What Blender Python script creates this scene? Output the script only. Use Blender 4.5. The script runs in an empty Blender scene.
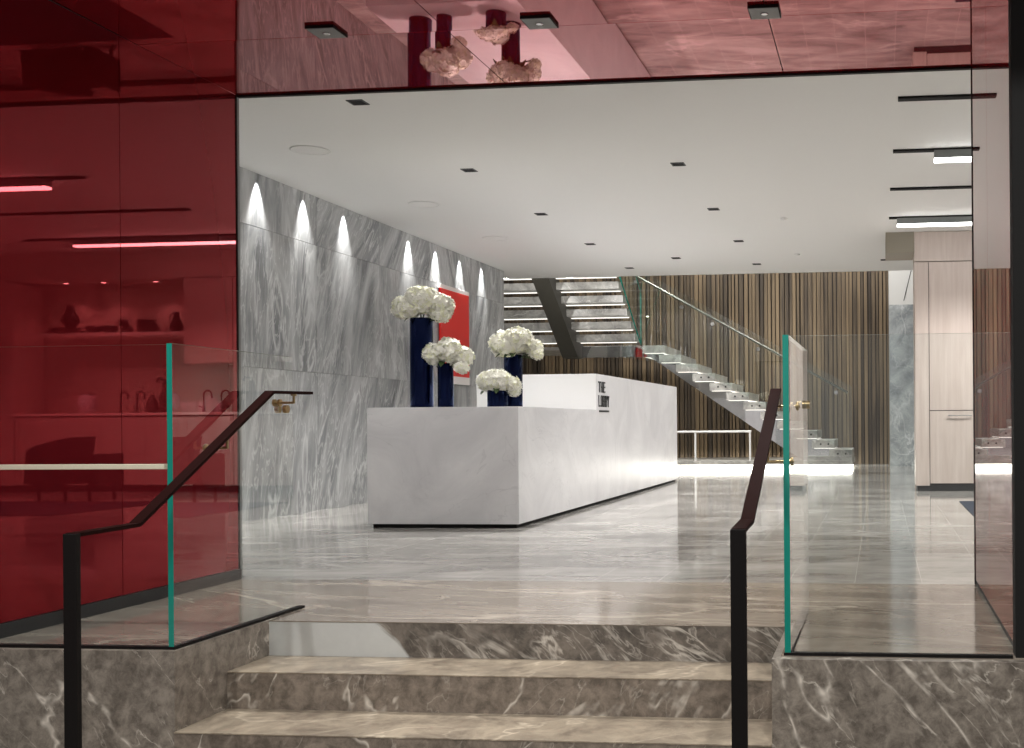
import bpy, bmesh, math, random
from mathutils import Vector, Matrix
random.seed(7)
scene = bpy.context.scene
COL = scene.collection

# ------------------------------------------------------------------ helpers
class MB:
    """collects faces in world coordinates; build() links them as ONE mesh object"""
    def __init__(s): s.v = []; s.f = []; s.m = []; s.sm = []
    def add(s, vs, fs, m=0, smooth=False):
        o = len(s.v); s.v += [tuple(v) for v in vs]
        for f in fs: s.f.append([i + o for i in f]); s.m.append(m); s.sm.append(smooth)
        return s
    def box(s, x0, x1, y0, y1, z0, z1, m=0):
        v = [(x0,y0,z0),(x1,y0,z0),(x1,y1,z0),(x0,y1,z0),(x0,y0,z1),(x1,y0,z1),(x1,y1,z1),(x0,y1,z1)]
        f = [(3,2,1,0),(4,5,6,7),(0,1,5,4),(1,2,6,5),(2,3,7,6),(3,0,4,7)]
        return s.add(v, f, m)
    def bbox(s, x0, x1, y0, y1, z0, z1, b=.004, m=0):
        """box with bevelled edges"""
        bm = bmesh.new(); bmesh.ops.create_cube(bm, size=1)
        for v in bm.verts:
            v.co = Vector(((x0+x1)/2 + v.co.x*(x1-x0), (y0+y1)/2 + v.co.y*(y1-y0), (z0+z1)/2 + v.co.z*(z1-z0)))
        bmesh.ops.bevel(bm, geom=list(bm.edges), offset=b, segments=2, profile=.5, affect='EDGES')
        s.bm(bm, m); return s
    def bm(s, bm, m=0, mat=None, smooth=False):
        bm.verts.index_update()
        vs = [(mat @ v.co if mat else v.co.copy()) for v in bm.verts]
        s.add(vs, [[v.index for v in f.verts] for f in bm.faces], m, smooth); bm.free(); return s
    def prism(s, pts, axis, a, b, m=0):
        """polygon pts (2D) extruded along axis from a to b"""
        def P(p, t):
            return {'x': (t, p[0], p[1]), 'y': (p[0], t, p[1]), 'z': (p[0], p[1], t)}[axis]
        n = len(pts); v = [P(p, a) for p in pts] + [P(p, b) for p in pts]
        f = [tuple(range(n)), tuple(range(2*n-1, n-1, -1))] + [(i, i+n, (i+1) % n + n, (i+1) % n) for i in range(n)]
        return s.add(v, f, m)
    def lathe(s, c, prof, n=32, m=0, smooth=True):
        """prof: list of (radius, z), around the vertical axis at c"""
        v = []; f = []
        for r, z in prof:
            for i in range(n):
                a = 2*math.pi*i/n; v.append((c[0]+r*math.cos(a), c[1]+r*math.sin(a), c[2]+z))
        for k in range(len(prof)-1):
            for i in range(n):
                j = (i+1) % n; f.append((k*n+i, k*n+j, (k+1)*n+j, (k+1)*n+i))
        s.add(v, f, m, smooth)
        o = (len(prof)-1)*n
        s.add([v[i] for i in range(n)], [tuple(range(n-1, -1, -1))], m)
        s.add([v[o+i] for i in range(n)], [tuple(range(n))], m)
        return s
    def tube(s, pts, r, n=12, m=0):
        pts = [Vector(p) for p in pts]; v = []; f = []
        rs = r if isinstance(r, (list, tuple)) else [r]*len(pts)
        for k, p in enumerate(pts):
            d = (pts[min(k+1, len(pts)-1)] - pts[max(k-1, 0)]).normalized()
            u = d.cross(Vector((0,0,1)));  u = u.normalized() if u.length > 1e-3 else Vector((1,0,0))
            w = u.cross(d).normalized()
            for i in range(n):
                a = 2*math.pi*i/n; v.append(p + (u*math.cos(a) + w*math.sin(a))*rs[k])
        for k in range(len(pts)-1):
            for i in range(n):
                j = (i+1) % n; f.append((k*n+i, k*n+j, (k+1)*n+j, (k+1)*n+i))
        s.add(v, f, m, True)
        s.add([v[i] for i in range(n)], [tuple(range(n-1, -1, -1))], m)
        o = (len(pts)-1)*n
        s.add([v[o+i] for i in range(n)], [tuple(range(n))], m); return s
    def strip(s, pts, w, h, m=0):
        """flat bar: path pts in a plane x = const, w wide in x, h thick across the path (mitred)"""
        pts = [Vector(p) for p in pts]; v = []; f = []
        for k, p in enumerate(pts):
            d0 = (p - pts[k-1]).normalized() if k else (pts[1]-p).normalized()
            d1 = (pts[k+1]-p).normalized() if k < len(pts)-1 else d0
            n0 = Vector((0, -d0.z, d0.y)); n1 = Vector((0, -d1.z, d1.y)); nn = (n0+n1).normalized()
            k_ = h/2/max(.3, nn.dot(n0))
            for sx, sn in ((-1,-1),(1,-1),(1,1),(-1,1)): v.append(p + Vector((sx*w/2,0,0)) + nn*sn*k_)
        for k in range(len(pts)-1):
            for i in range(4):
                j = (i+1) % 4; f.append((k*4+i, k*4+j, k*4+4+j, k*4+4+i))
        o = 4*(len(pts)-1); f += [(3,2,1,0), (o,o+1,o+2,o+3)]
        return s.add(v, f, m)
    def build(s, name, mats, parent=None):
        me = bpy.data.meshes.new(name)
        off = Vector(parent_world(parent)) if parent else Vector((0,0,0))
        me.from_pydata([tuple(Vector(v) - off) for v in s.v], [], s.f)
        for mt in (mats if isinstance(mats, (list, tuple)) else [mats]): me.materials.append(mt)
        for p, mi, sm in zip(me.polygons, s.m, s.sm): p.material_index = mi; p.use_smooth = sm
        bm = bmesh.new(); bm.from_mesh(me); bmesh.ops.recalc_face_normals(bm, faces=list(bm.faces)) if not getattr(s, 'keep', False) else None
        bm.to_mesh(me); bm.free(); me.update()
        o = bpy.data.objects.new(name, me); COL.objects.link(o)
        if parent: o.parent = parent
        return o
def parent_world(p):
    t = Vector((0,0,0))
    while p: t = t + p.location; p = p.parent
    return t
def thing(name, label, cat, loc=(0,0,0), group=None):
    o = bpy.data.objects.new(name, None); COL.objects.link(o); o.location = loc; o.empty_display_size = .1
    return tag(o, label, cat, group)
def tag(o, label, cat=None, group=None):
    o['label'] = label
    if cat: o['category'] = cat
    if group: o['group'] = group
    return o
def struct(o, label=None, cat=None):
    o['kind'] = 'structure'
    if label: o['label'] = label
    if cat: o['category'] = cat
    return o
def sroot(name, label, cat):
    o = bpy.data.objects.new(name, None); COL.objects.link(o); o.empty_display_size = .1
    return struct(o, label, cat)
def copy_tree(o, loc):
    d = Vector(loc)
    c = o.copy(); COL.objects.link(c); c.location = d
    for ch in list(o.children):
        k = ch.copy(); COL.objects.link(k); k.parent = c
        for g in ch.children:
            q = g.copy(); COL.objects.link(q); q.parent = k
    return c

# ------------------------------------------------------------------ materials
def newmat(name):
    m = bpy.data.materials.new(name); m.use_nodes = True
    nt = m.node_tree; nt.nodes.clear(); out = nt.nodes.new('ShaderNodeOutputMaterial')
    return m, nt, out
def N(nt, t, **kw):
    n = nt.nodes.new(t)
    for k, v in kw.items(): setattr(n, k, v)
    return n
def L(nt, a, b): nt.links.new(a, b)
def c4(c): return (c[0], c[1], c[2], 1)
def srgb(r, g, b):
    f = lambda x: (x/255/12.92) if x/255 <= .04045 else ((x/255+.055)/1.055)**2.4
    return (f(r), f(g), f(b))
def plain(name, col, rough=.5, metal=0, ior=1.5, bump=0, bscale=60, coat=0, var=.06, spec=None, coat_ior=1.5):
    m, nt, out = newmat(name); p = N(nt, 'ShaderNodeBsdfPrincipled')
    tc = N(nt, 'ShaderNodeTexCoord'); no = N(nt, 'ShaderNodeTexNoise'); no.inputs['Scale'].default_value = bscale
    L(nt, tc.outputs['Object'], no.inputs['Vector'])
    mx = N(nt, 'ShaderNodeMix', data_type='RGBA')
    L(nt, no.outputs['Fac'], mx.inputs['Factor'])
    mx.inputs['A'].default_value = c4([c*(1-var) for c in col]); mx.inputs['B'].default_value = c4([min(1, c*(1+var)) for c in col])
    L(nt, mx.outputs['Result'], p.inputs['Base Color'])
    p.inputs['Roughness'].default_value = rough; p.inputs['Metallic'].default_value = metal; p.inputs['IOR'].default_value = ior
    p.inputs['Coat Weight'].default_value = coat; p.inputs['Coat Roughness'].default_value = .012; p.inputs['Coat IOR'].default_value = coat_ior
    if spec: p.inputs['Specular Tint'].default_value = c4(spec)
    if bump:
        b = N(nt, 'ShaderNodeBump'); b.inputs['Strength'].default_value = bump; b.inputs['Distance'].default_value = .01
        L(nt, no.outputs['Fac'], b.inputs['Height']); L(nt, b.outputs['Normal'], p.inputs['Normal'])
    L(nt, p.outputs['BSDF'], out.inputs['Surface']); return m
def emit(name, col, strength):
    m, nt, out = newmat(name); e = N(nt, 'ShaderNodeEmission')
    e.inputs['Color'].default_value = c4(col); e.inputs['Strength'].default_value = strength
    L(nt, e.outputs['Emission'], out.inputs['Surface']); return m
def ramp(nt, fac, stops):
    r = N(nt, 'ShaderNodeValToRGB'); e = r.color_ramp.elements
    while len(e) > 1: e.remove(e[-1])
    e[0].position = stops[0][0]; e[0].color = c4(stops[0][1])
    for p, c in stops[1:]: q = e.new(p); q.color = c4(c)
    L(nt, fac, r.inputs['Fac']); return r.outputs['Color']
def grey(v): return (v, v, v)
def marble(name, dark, light, vein, rot=(0,0,0), scale=(1,1,1), size=1.6, vsize=1.1, vwidth=.02, vamt=.8, rough=.25,
           fine=.5, tiles=None, island=0, patch=None, ior=1.5, dist=1.2, iso=False, thin=False):
    m, nt, out = newmat(name); p = N(nt, 'ShaderNodeBsdfPrincipled')
    tc = N(nt, 'ShaderNodeTexCoord'); mp = N(nt, 'ShaderNodeMapping', vector_type='TEXTURE')
    src = tc.outputs['Object']
    if island:
        g = N(nt, 'ShaderNodeNewGeometry'); v = N(nt, 'ShaderNodeVectorMath', operation='SCALE')
        w = N(nt, 'ShaderNodeTexWhiteNoise', noise_dimensions='1D'); L(nt, g.outputs['Random Per Island'], w.inputs['W'])
        L(nt, w.outputs['Color'], v.inputs[0]); v.inputs['Scale'].default_value = island
        a = N(nt, 'ShaderNodeVectorMath', operation='ADD'); L(nt, src, a.inputs[0]); L(nt, v.outputs[0], a.inputs[1])
        vr = N(nt, 'ShaderNodeVectorRotate', rotation_type='X_AXIS')
        mm = N(nt, 'ShaderNodeMath', operation='MULTIPLY_ADD'); L(nt, w.outputs['Value'], mm.inputs[0]); mm.inputs[1].default_value = 1.7; mm.inputs[2].default_value = -.85
        L(nt, a.outputs[0], vr.inputs['Vector']); L(nt, mm.outputs[0], vr.inputs['Angle']); src = vr.outputs[0]
    L(nt, src, mp.inputs['Vector']); mp.inputs['Rotation'].default_value = rot; mp.inputs['Scale'].default_value = [1/q for q in scale]
    n1 = N(nt, 'ShaderNodeTexNoise'); n1.inputs['Scale'].default_value = size; n1.inputs['Detail'].default_value = 9; n1.inputs['Roughness'].default_value = .62; n1.inputs['Distortion'].default_value = dist
    L(nt, tc.outputs['Object'] if iso else mp.outputs[0], n1.inputs['Vector'])
    if iso: n1.inputs['Roughness'].default_value = .74; n1.inputs['Distortion'].default_value = .35
    base = ramp(nt, n1.outputs['Fac'], [(.38 if iso else .32, dark), (.5, [(a+b)/2 for a, b in zip(dark, light)]), (.62 if iso else .68, light)])
    # long veins
    n2 = N(nt, 'ShaderNodeTexNoise'); n2.inputs['Scale'].default_value = vsize; n2.inputs['Detail'].default_value = 5; n2.inputs['Roughness'].default_value = .55; n2.inputs['Distortion'].default_value = dist*.8
    L(nt, mp.outputs[0], n2.inputs['Vector'])
    v1 = ramp(nt, n2.outputs['Fac'], [(.5-vwidth, grey(0)), (.5, grey(1)), (.5+vwidth*.6, grey(0))])
    n3 = N(nt, 'ShaderNodeTexNoise'); n3.inputs['Scale'].default_value = vsize*4.1; n3.inputs['Detail'].default_value = 6; n3.inputs['Distortion'].default_value = dist
    L(nt, mp.outputs[0], n3.inputs['Vector'])
    v2 = ramp(nt, n3.outputs['Fac'], [(.5-vwidth*(.8 if iso else 1), grey(0)), (.5, grey(fine)), (.5+vwidth*(.8 if iso else 1), grey(0))])
    n4 = N(nt, 'ShaderNodeTexNoise'); n4.inputs['Scale'].default_value = size*.9; n4.inputs['Detail'].default_value = 2
    L(nt, tc.outputs['Object'], n4.inputs['Vector'])
    msk = ramp(nt, n4.outputs['Fac'], [(.38, grey(.08)), (.62, grey(1))])
    mxv = N(nt, 'ShaderNodeMath', operation='MAXIMUM'); L(nt, v1, mxv.inputs[0]); L(nt, v2, mxv.inputs[1])
    mul = N(nt, 'ShaderNodeMath', operation='MULTIPLY'); L(nt, mxv.outputs[0], mul.inputs[0]); L(nt, msk, mul.inputs[1])
    mu2 = N(nt, 'ShaderNodeMath', operation='MULTIPLY'); L(nt, mul.outputs[0], mu2.inputs[0]); mu2.inputs[1].default_value = vamt
    mx = N(nt, 'ShaderNodeMix', data_type='RGBA'); L(nt, mu2.outputs[0], mx.inputs['Factor']); L(nt, base, mx.inputs['A']); mx.inputs['B'].default_value = c4(vein)
    res = mx.outputs['Result']
    if patch:   # a slanting band of pale quartz at one end of the slab
        sx = N(nt, 'ShaderNodeSeparateXYZ'); L(nt, tc.outputs['Object'], sx.inputs[0])
        ma = N(nt, 'ShaderNodeMath', operation='MULTIPLY_ADD'); L(nt, sx.outputs['Z'], ma.inputs[0]); ma.inputs[1].default_value = patch[1]; L(nt, sx.outputs['X'], ma.inputs[2])
        mb = N(nt, 'ShaderNodeMath', operation='MULTIPLY_ADD'); L(nt, n3.outputs['Fac'], mb.inputs[0]); mb.inputs[1].default_value = .12; L(nt, ma.outputs[0], mb.inputs[2])
        mr = N(nt, 'ShaderNodeMapRange'); L(nt, mb.outputs[0], mr.inputs['Value']); mr.inputs['From Min'].default_value = patch[0]+.06; mr.inputs['From Max'].default_value = patch[0]+.085
        m3 = N(nt, 'ShaderNodeMix', data_type='RGBA'); L(nt, mr.outputs[0], m3.inputs['Factor']); L(nt, res, m3.inputs['B'])
        qc = ramp(nt, n1.outputs['Fac'], [(.3, [c*.88 for c in patch[2]]), (.7, patch[2])]); L(nt, qc, m3.inputs['A']); res = m3.outputs['Result']
    if tiles:
        br = N(nt, 'ShaderNodeTexBrick'); br.offset = .5; br.squash = 1
        mt = N(nt, 'ShaderNodeMapping'); L(nt, tc.outputs['Object'], mt.inputs['Vector']); mt.inputs['Rotation'].default_value = (0,0,math.pi/2); mt.inputs['Location'].default_value = tiles[3]
        L(nt, mt.outputs[0], br.inputs['Vector'])
        br.inputs['Scale'].default_value = 1; br.inputs['Brick Width'].default_value = tiles[0]; br.inputs['Row Height'].default_value = tiles[1]
        br.inputs['Mortar Size'].default_value = tiles[2]; br.inputs['Mortar Smooth'].default_value = 0
        br.inputs['Color1'].default_value = (.93,.93,.93,1); br.inputs['Color2'].default_value = (1.04,1.04,1.04,1)
        mc = N(nt, 'ShaderNodeMix', data_type='RGBA', blend_type='MULTIPLY'); mc.inputs['Factor'].default_value = 1
        L(nt, res, mc.inputs['A']); L(nt, br.outputs['Color'], mc.inputs['B'])
        m4 = N(nt, 'ShaderNodeMix', data_type='RGBA'); L(nt, br.outputs['Fac'], m4.inputs['Factor']); L(nt, mc.outputs['Result'], m4.inputs['A']); m4.inputs['B'].default_value = c4([min(1, c*1.1) for c in light]); res = m4.outputs['Result']
    L(nt, res, p.inputs['Base Color'])
    rr = N(nt, 'ShaderNodeMapRange'); L(nt, n1.outputs['Fac'], rr.inputs['Value']); rr.inputs['To Min'].default_value = rough*.8; rr.inputs['To Max'].default_value = rough*1.25
    L(nt, rr.outputs[0], p.inputs['Roughness']); p.inputs['IOR'].default_value = ior
    L(nt, p.outputs['BSDF'], out.inputs['Surface']); return m
def glass(name, tint, ior=1.7, gloss=(1,1,1), edge=0):
    """thin pane: tinted see-through plus mirror reflection on the outer face"""
    m, nt, out = newmat(name)
    tr = N(nt, 'ShaderNodeBsdfTransparent'); tr.inputs['Color'].default_value = c4(tint)
    gl = N(nt, 'ShaderNodeBsdfGlossy'); gl.inputs['Roughness'].default_value = 0; gl.inputs['Color'].default_value = c4(gloss)
    fr = N(nt, 'ShaderNodeFresnel'); fr.inputs['IOR'].default_value = ior
    ge = N(nt, 'ShaderNodeNewGeometry'); inv = N(nt, 'ShaderNodeMath', operation='SUBTRACT'); inv.inputs[0].default_value = 1; L(nt, ge.outputs['Backfacing'], inv.inputs[1])
    mu = N(nt, 'ShaderNodeMath', operation='MULTIPLY'); L(nt, fr.outputs[0], mu.inputs[0]); L(nt, inv.outputs[0], mu.inputs[1])
    mx = N(nt, 'ShaderNodeMixShader'); L(nt, mu.outputs[0], mx.inputs[0]); L(nt, tr.outputs[0], mx.inputs[1]); L(nt, gl.outputs[0], mx.inputs[2])
    L(nt, mx.outputs[0], out.inputs['Surface']); return m
def woodgrain(name, a, b, scale=(14,14,.7), rough=.45, cell=None):
    m, nt, out = newmat(name); p = N(nt, 'ShaderNodeBsdfPrincipled')
    tc = N(nt, 'ShaderNodeTexCoord'); mp = N(nt, 'ShaderNodeMapping'); mp.inputs['Scale'].default_value = scale
    L(nt, tc.outputs['Object'], mp.inputs['Vector'])
    n1 = N(nt, 'ShaderNodeTexNoise'); n1.inputs['Scale'].default_value = 2; n1.inputs['Detail'].default_value = 6; L(nt, mp.outputs[0], n1.inputs['Vector'])
    fac = n1.outputs['Fac']
    if cell:   # every slat its own shade
        g = N(nt, 'ShaderNodeNewGeometry'); ad = N(nt, 'ShaderNodeMath', operation='MULTIPLY_ADD')
        L(nt, g.outputs['Random Per Island'], ad.inputs[0]); ad.inputs[1].default_value = cell
        L(nt, fac, ad.inputs[2]); ad2 = N(nt, 'ShaderNodeMath', operation='SUBTRACT'); L(nt, ad.outputs[0], ad2.inputs[0]); ad2.inputs[1].default_value = cell/2; fac = ad2.outputs[0]
    col = ramp(nt, fac, [(.25, a), (.75, b)]); L(nt, col, p.inputs['Base Color']); p.inputs['Roughness'].default_value = rough
    L(nt, p.outputs['BSDF'], out.inputs['Surface']); return m

M = {}
M['floor'] = marble('grey_floor_marble', srgb(124,121,118), srgb(200,197,192), srgb(232,229,224), rot=(0,0,.1), scale=(.55,1.7,1), size=1.3, vsize=.7, vwidth=.03, vamt=.55, rough=.085, fine=.3, tiles=(.9,.38,.0016,(0,.15,0)), dist=.9)
M['floor_entry'] = marble('taupe_floor_marble', srgb(104,95,87), srgb(160,150,138), srgb(222,212,196), rot=(0,0,-.16), scale=(.5,1.7,1), size=1.3, vsize=.8, vwidth=.03, vamt=.6, rough=.11, fine=.35, dist=.9)
M['floor_low'] = marble('lower_floor_marble', srgb(98,90,82), srgb(146,137,126), srgb(205,198,186), size=2, rough=.2)
M['wallmarble'] = marble('feather_grey_marble', srgb(108,111,114), srgb(192,194,195), srgb(222,224,224), rot=(0,0,0), scale=(1,2.2,.5), size=1.0, vsize=.8, vwidth=.03, vamt=.8, rough=.3, island=9, fine=.8, dist=1.6)
M['cheek'] = marble('taupe_slab', srgb(98,91,84), srgb(150,142,132), srgb(226,219,208), rot=(.2,.8,.2), scale=(.6,1,1.7), size=17, vsize=.75, vwidth=.0095, vamt=.9, rough=.3, fine=.75, dist=.5, iso=True)
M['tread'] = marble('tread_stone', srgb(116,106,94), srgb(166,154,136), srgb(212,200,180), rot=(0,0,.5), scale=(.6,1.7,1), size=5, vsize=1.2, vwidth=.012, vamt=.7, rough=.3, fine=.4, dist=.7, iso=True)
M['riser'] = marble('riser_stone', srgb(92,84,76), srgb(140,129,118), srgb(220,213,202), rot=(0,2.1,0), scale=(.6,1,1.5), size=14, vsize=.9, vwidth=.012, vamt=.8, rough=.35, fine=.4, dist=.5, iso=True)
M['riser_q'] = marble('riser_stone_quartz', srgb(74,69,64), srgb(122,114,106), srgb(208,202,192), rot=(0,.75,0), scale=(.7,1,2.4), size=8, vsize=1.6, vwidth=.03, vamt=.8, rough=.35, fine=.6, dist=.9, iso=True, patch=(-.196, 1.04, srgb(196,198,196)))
M['stairstone'] = marble('stair_grey_marble', srgb(132,131,128), srgb(196,195,190), srgb(226,225,222), size=3, rough=.3)
M['bluemarble'] = marble('blue_grey_marble', srgb(118,125,129), srgb(184,189,191), srgb(224,227,229), rot=(0,.6,0), size=1.6, vsize=1.2, vwidth=.03, rough=.3)
M['desk'] = marble('white_quartz', srgb(206,206,210), srgb(228,228,231), srgb(168,168,174), rot=(.3,.4,.7), size=1.2, vsize=1.1, vwidth=.007, vamt=.32, rough=.3, fine=.3)
M['spine'] = plain('olive_grey_steel', (.05,.047,.038), .5)
M['ceil'] = plain('white_ceiling_paint', srgb(226,226,224), .7, var=.01)
M['white'] = plain('white_wall_paint', srgb(224,224,222), .6, var=.01)
M['deskwhite'] = plain('white_lacquer', srgb(236,236,236), .3, var=.01)
M['black'] = plain('black_metal', (.005,.004,.004), .6, ior=1.3)
M['bronze'] = plain('dark_bronze_rail', (.016,.005,.0045), .55, ior=1.1)
M['dark'] = plain('dark_grey_paint', (.02,.02,.022), .5)
M['darkslot'] = plain('matt_black_slot', (.004,.004,.004), .9)
M['steel'] = plain('polished_steel', (.62,.62,.62), .13, metal=1)
M['railsteel'] = plain('dark_brushed_steel', (.16,.165,.15), .35, metal=1)
M['mirrorsteel'] = plain('mirror_steel', (.66,.66,.67), .04, metal=1)
M['brass'] = plain('brushed_brass', (.36,.27,.14), .3, metal=1)
M['greybox'] = plain('anodised_grey', srgb(128,132,132), .45)
M['redback'] = plain('red_glass_soffit', (.38,.010,.016), .012, metal=.55, ior=1.3, var=.01, coat=.5, coat_ior=1.38)
M['redside'] = plain('red_glass_side', (.42,.012,.018), .012, metal=.25, ior=1.3, var=.01, coat=.6, coat_ior=1.25)
M['redwall'] = plain('deep_red_mirror_glass', (.27,.012,.020), .012, metal=.65, ior=1.25, var=.01, coat=.12, coat_ior=1.4)
M['glass'] = glass('clear_glass', (.955,.975,.972), 1.6)
M['stairglass'] = glass('stair_glass', (.93,.955,.945), 1.9)
M['glassedge'] = plain('green_glass_edge', srgb(18,132,118), .15, ior=1.6)
M['glasstop'] = plain('pale_glass_edge', srgb(176,186,176), .2)
M['slat'] = woodgrain('walnut_slats', srgb(52,42,31), srgb(112,95,72), (6,6,.3), .6, cell=.6)
M['slatback'] = plain('slat_backing', (.02,.014,.01), .8)
M['cab'] = woodgrain('pale_washed_oak', srgb(196,180,172), srgb(216,203,196), (9,9,.6), .4)
M['cabdark'] = plain('cabinet_gap', (.05,.04,.04), .7)
M['beige'] = plain('beige_bulkhead', srgb(150,143,130), .6)
M['navy'] = plain('midnight_blue_glaze', (.004,.008,.042), .1, metal=.6, ior=1.4, spec=(.55,.68,1))
M['petal'] = plain('cream_petals', srgb(250,249,240), .6, bscale=25, var=.05)
M['petalg'] = plain('greenish_petals', srgb(240,241,214), .6, bscale=25, var=.08)
M['leaf'] = plain('hydrangea_leaf', srgb(58,80,34), .5, bscale=30, var=.3)
M['red'] = plain('red_poster', srgb(214,30,24), .45, var=.02)
M['paper'] = plain('white_mount', srgb(240,236,234), .5)
M['mat'] = plain('navy_mat', (.012,.02,.04), .9, bump=.4, bscale=300)
M['kwall'] = plain('kitchen_panel', srgb(205,190,180), .5)
M['kdark'] = plain('kitchen_dark_panel', srgb(110,95,90), .5)
M['kwhite'] = plain('kitchen_white', srgb(240,232,226), .35)
M['kitem'] = plain('dark_ceramic', (.03,.022,.02), .4)
M['kitem2'] = plain('brown_ceramic', (.09,.06,.05), .5)
M['kglass'] = plain('pale_glassware', srgb(214,214,222), .08, ior=1.5)
M['leather'] = plain('dark_leather', (.025,.018,.018), .5)
M['reflbar'] = plain('pale_reflection_bar', srgb(240,226,206), .35)  # colour of the bar that imitates a reflected strip
M['lamp'] = emit('linear_lamp_light', (1,.99,.96), 13)
M['klamp'] = emit('kitchen_lamp_light', (1,.93,.9), 26)
M['kspot'] = emit('niche_spot_light', (1,.93,.9), 20)
M['led'] = emit('led_strip_light', (1,.96,.86), 12)
M['ledsoft'] = emit('tread_led_light', (1,.95,.85), 1.6)
M['ledline'] = emit('thin_led_light', (1,.96,.88), 1.5)
M['text'] = plain('black_lettering', (.004,.004,.005), .4)

# ------------------------------------------------------------------ dimensions (metres; camera stands at 0,0)
XL, XR, YP, ZS = -3.83, .525, 6.25, 2.905        # entrance portal: side walls, far edge, soffit
XM, ZC, YC = -6.05, 3.39, 18.2                   # marble wall, lobby ceiling, its far end
YF = 4.925                                         # top landing edge
R_, T1, T2, T3 = .164, 4.59, 4.22, 3.87           # riser and nosings
XSL, XSR = -2.875, -.425                           # stair cheeks

# ------------------------------------------------------------------ setting
mb = MB(); mb.box(-9.2, 5.4, YP, 24, -.3, 0)
struct(mb.build('floor', M['floor']), 'polished grey marble tile floor of the lobby', 'floor')
mb = MB(); mb.box(-9.2, XSL-.03, 4.25, YP, -.3, 0).box(XSL-.03, XSL, 5.02, YP, -.3, 0).box(XSL, XSR, YF-.002, YP, -.004, 0).box(XSL, XSR, YF+.03, YP, -.3, -.004).box(XSR+.03, 5, 4.29, YP, -.3, 0).box(XSR, XSR+.03, 5.02, YP, -.3, 0)
struct(mb.build('floor', M['floor_entry']), 'taupe marble floor at the head of the entrance steps', 'floor')
mb = MB(); mb.box(-9, 8, -5, 4.9, -.7, -3*R_)
struct(mb.build('floor', M['floor_low']), 'lower stone floor at the foot of the steps', 'floor')
# stone cheeks either side of the steps
mb = MB(); mb.box(-9, XSL, 4.225, 4.25, -.6, 0).box(XSL-.03, XSL, 4.25, 5.02, -.6, 0)
struct(mb.build('wall_entry_left', M['cheek']), 'taupe marble base wall left of the entrance steps', 'wall')
mb = MB(); mb.box(XSR, 5, 4.24, 4.29, -.6, 0).box(XSR, XSR+.03, 4.29, 5.02, -.6, 0)
struct(mb.build('wall_entry_right', M['cheek']), 'taupe marble base wall right of the entrance steps', 'wall')
# entrance steps
st = thing('entrance_steps', 'wide taupe marble steps climbing from the lower floor to the lobby', 'steps', ((XSL+XSR)/2, T1, -3*R_))
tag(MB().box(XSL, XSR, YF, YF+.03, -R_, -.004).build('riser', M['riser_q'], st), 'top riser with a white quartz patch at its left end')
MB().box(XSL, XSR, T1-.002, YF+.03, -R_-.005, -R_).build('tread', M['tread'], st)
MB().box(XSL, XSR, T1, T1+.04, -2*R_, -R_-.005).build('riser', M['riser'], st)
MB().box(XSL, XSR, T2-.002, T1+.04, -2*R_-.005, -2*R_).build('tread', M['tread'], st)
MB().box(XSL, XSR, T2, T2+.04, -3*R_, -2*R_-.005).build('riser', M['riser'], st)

# marble wall on the left: big slabs with fine joints
mb = MB(); ys = [6.85, 8.35, 9.86, 11.35, 12.85, 14.35, 15.85, 17.3]
mb.box(XM-.3, XM-.025, 6.85, 17.3, 0, ZC+.6)
for i in range(7):
    for z0, z1 in ((0, 1.485), (1.489, 2.86), (2.864, ZC+.3)):
        mb.box(XM-.03, XM, ys[i]+.0015, ys[i+1]-.0015, z0, z1)
struct(mb.build('wall_left', M['wallmarble']), 'tall grey feather-veined marble wall washed by spotlights', 'wall')
# slat wall at the back of the stair hall
mb = MB(); mb.box(-9, .2, 23.66, 23.8, 0, 6.4)
sl = MB(); x = -8.9
while x < .19:
    w = random.uniform(.045, .085); sl.box(x, min(x+w, .2), 23.6 - random.choice((0, 0, .025)), 23.66, 0, 6.4); x += w + random.uniform(.010, .03)
wb = sroot('wall_back', 'tall brown wooden slat wall behind the staircase', 'wall')
mb.build('backing_panel', M['slatback'], wb); sl.build('slats', M['slat'], wb)
# right end of the back wall: marble below, white above
wr = sroot('wall_back_right', 'narrow back wall of blue-grey marble below white plaster', 'wall')
MB().box(.2, 3, 22.5, 23.8, 0, 3.28).build('marble_panel', M['bluemarble'], wr)
MB().box(.2, 3, 22.5, 23.8, 3.28, 6.4).build('plaster', M['white'], wr)
MB().prism([(.49,3.36),(.505,3.36),(.675,4.04),(.66,4.04)], 'y', 22.49, 22.5).build('slot', M['darkslot'], wr)  # thin dark diagonal bar on the plaster
struct(MB().box(-9.2, -9, 17.3, 24, 0, 6.4).build('wall_stair_left', M['white']), 'white side wall of the stair hall', 'wall')
struct(MB().box(3, 3.2, 18.2, 22.5, 0, 6.4).build('wall_stair_right', M['white']), 'white right wall of the stair hall', 'wall')
struct(MB().box(-9.2, 3.2, YC, 24, 6.4, 6.6).build('ceiling_stair', M['ceil']), 'high white ceiling over the staircase', 'ceiling')
# lobby ceiling (an upper floor slab behind its end)
mb = MB(); mb.box(XM-.3, 5.4, YP+.05, YC, ZC, ZC+.45)
struct(mb.build('ceiling', M['ceil']), 'flat white lobby ceiling with recessed lights', 'ceiling')
struct(MB().box(5.2, 5.4, YP, 18.2, 0, ZC+.3).build('wall_right', M['white']), 'white right wall of the lobby', 'wall')
struct(MB().box(-9.2, XM-.3, 17.15, 17.3, 0, 6.4).build('wall_stair_front', M['white']), 'white wall behind the marble wall', 'wall')
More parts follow.
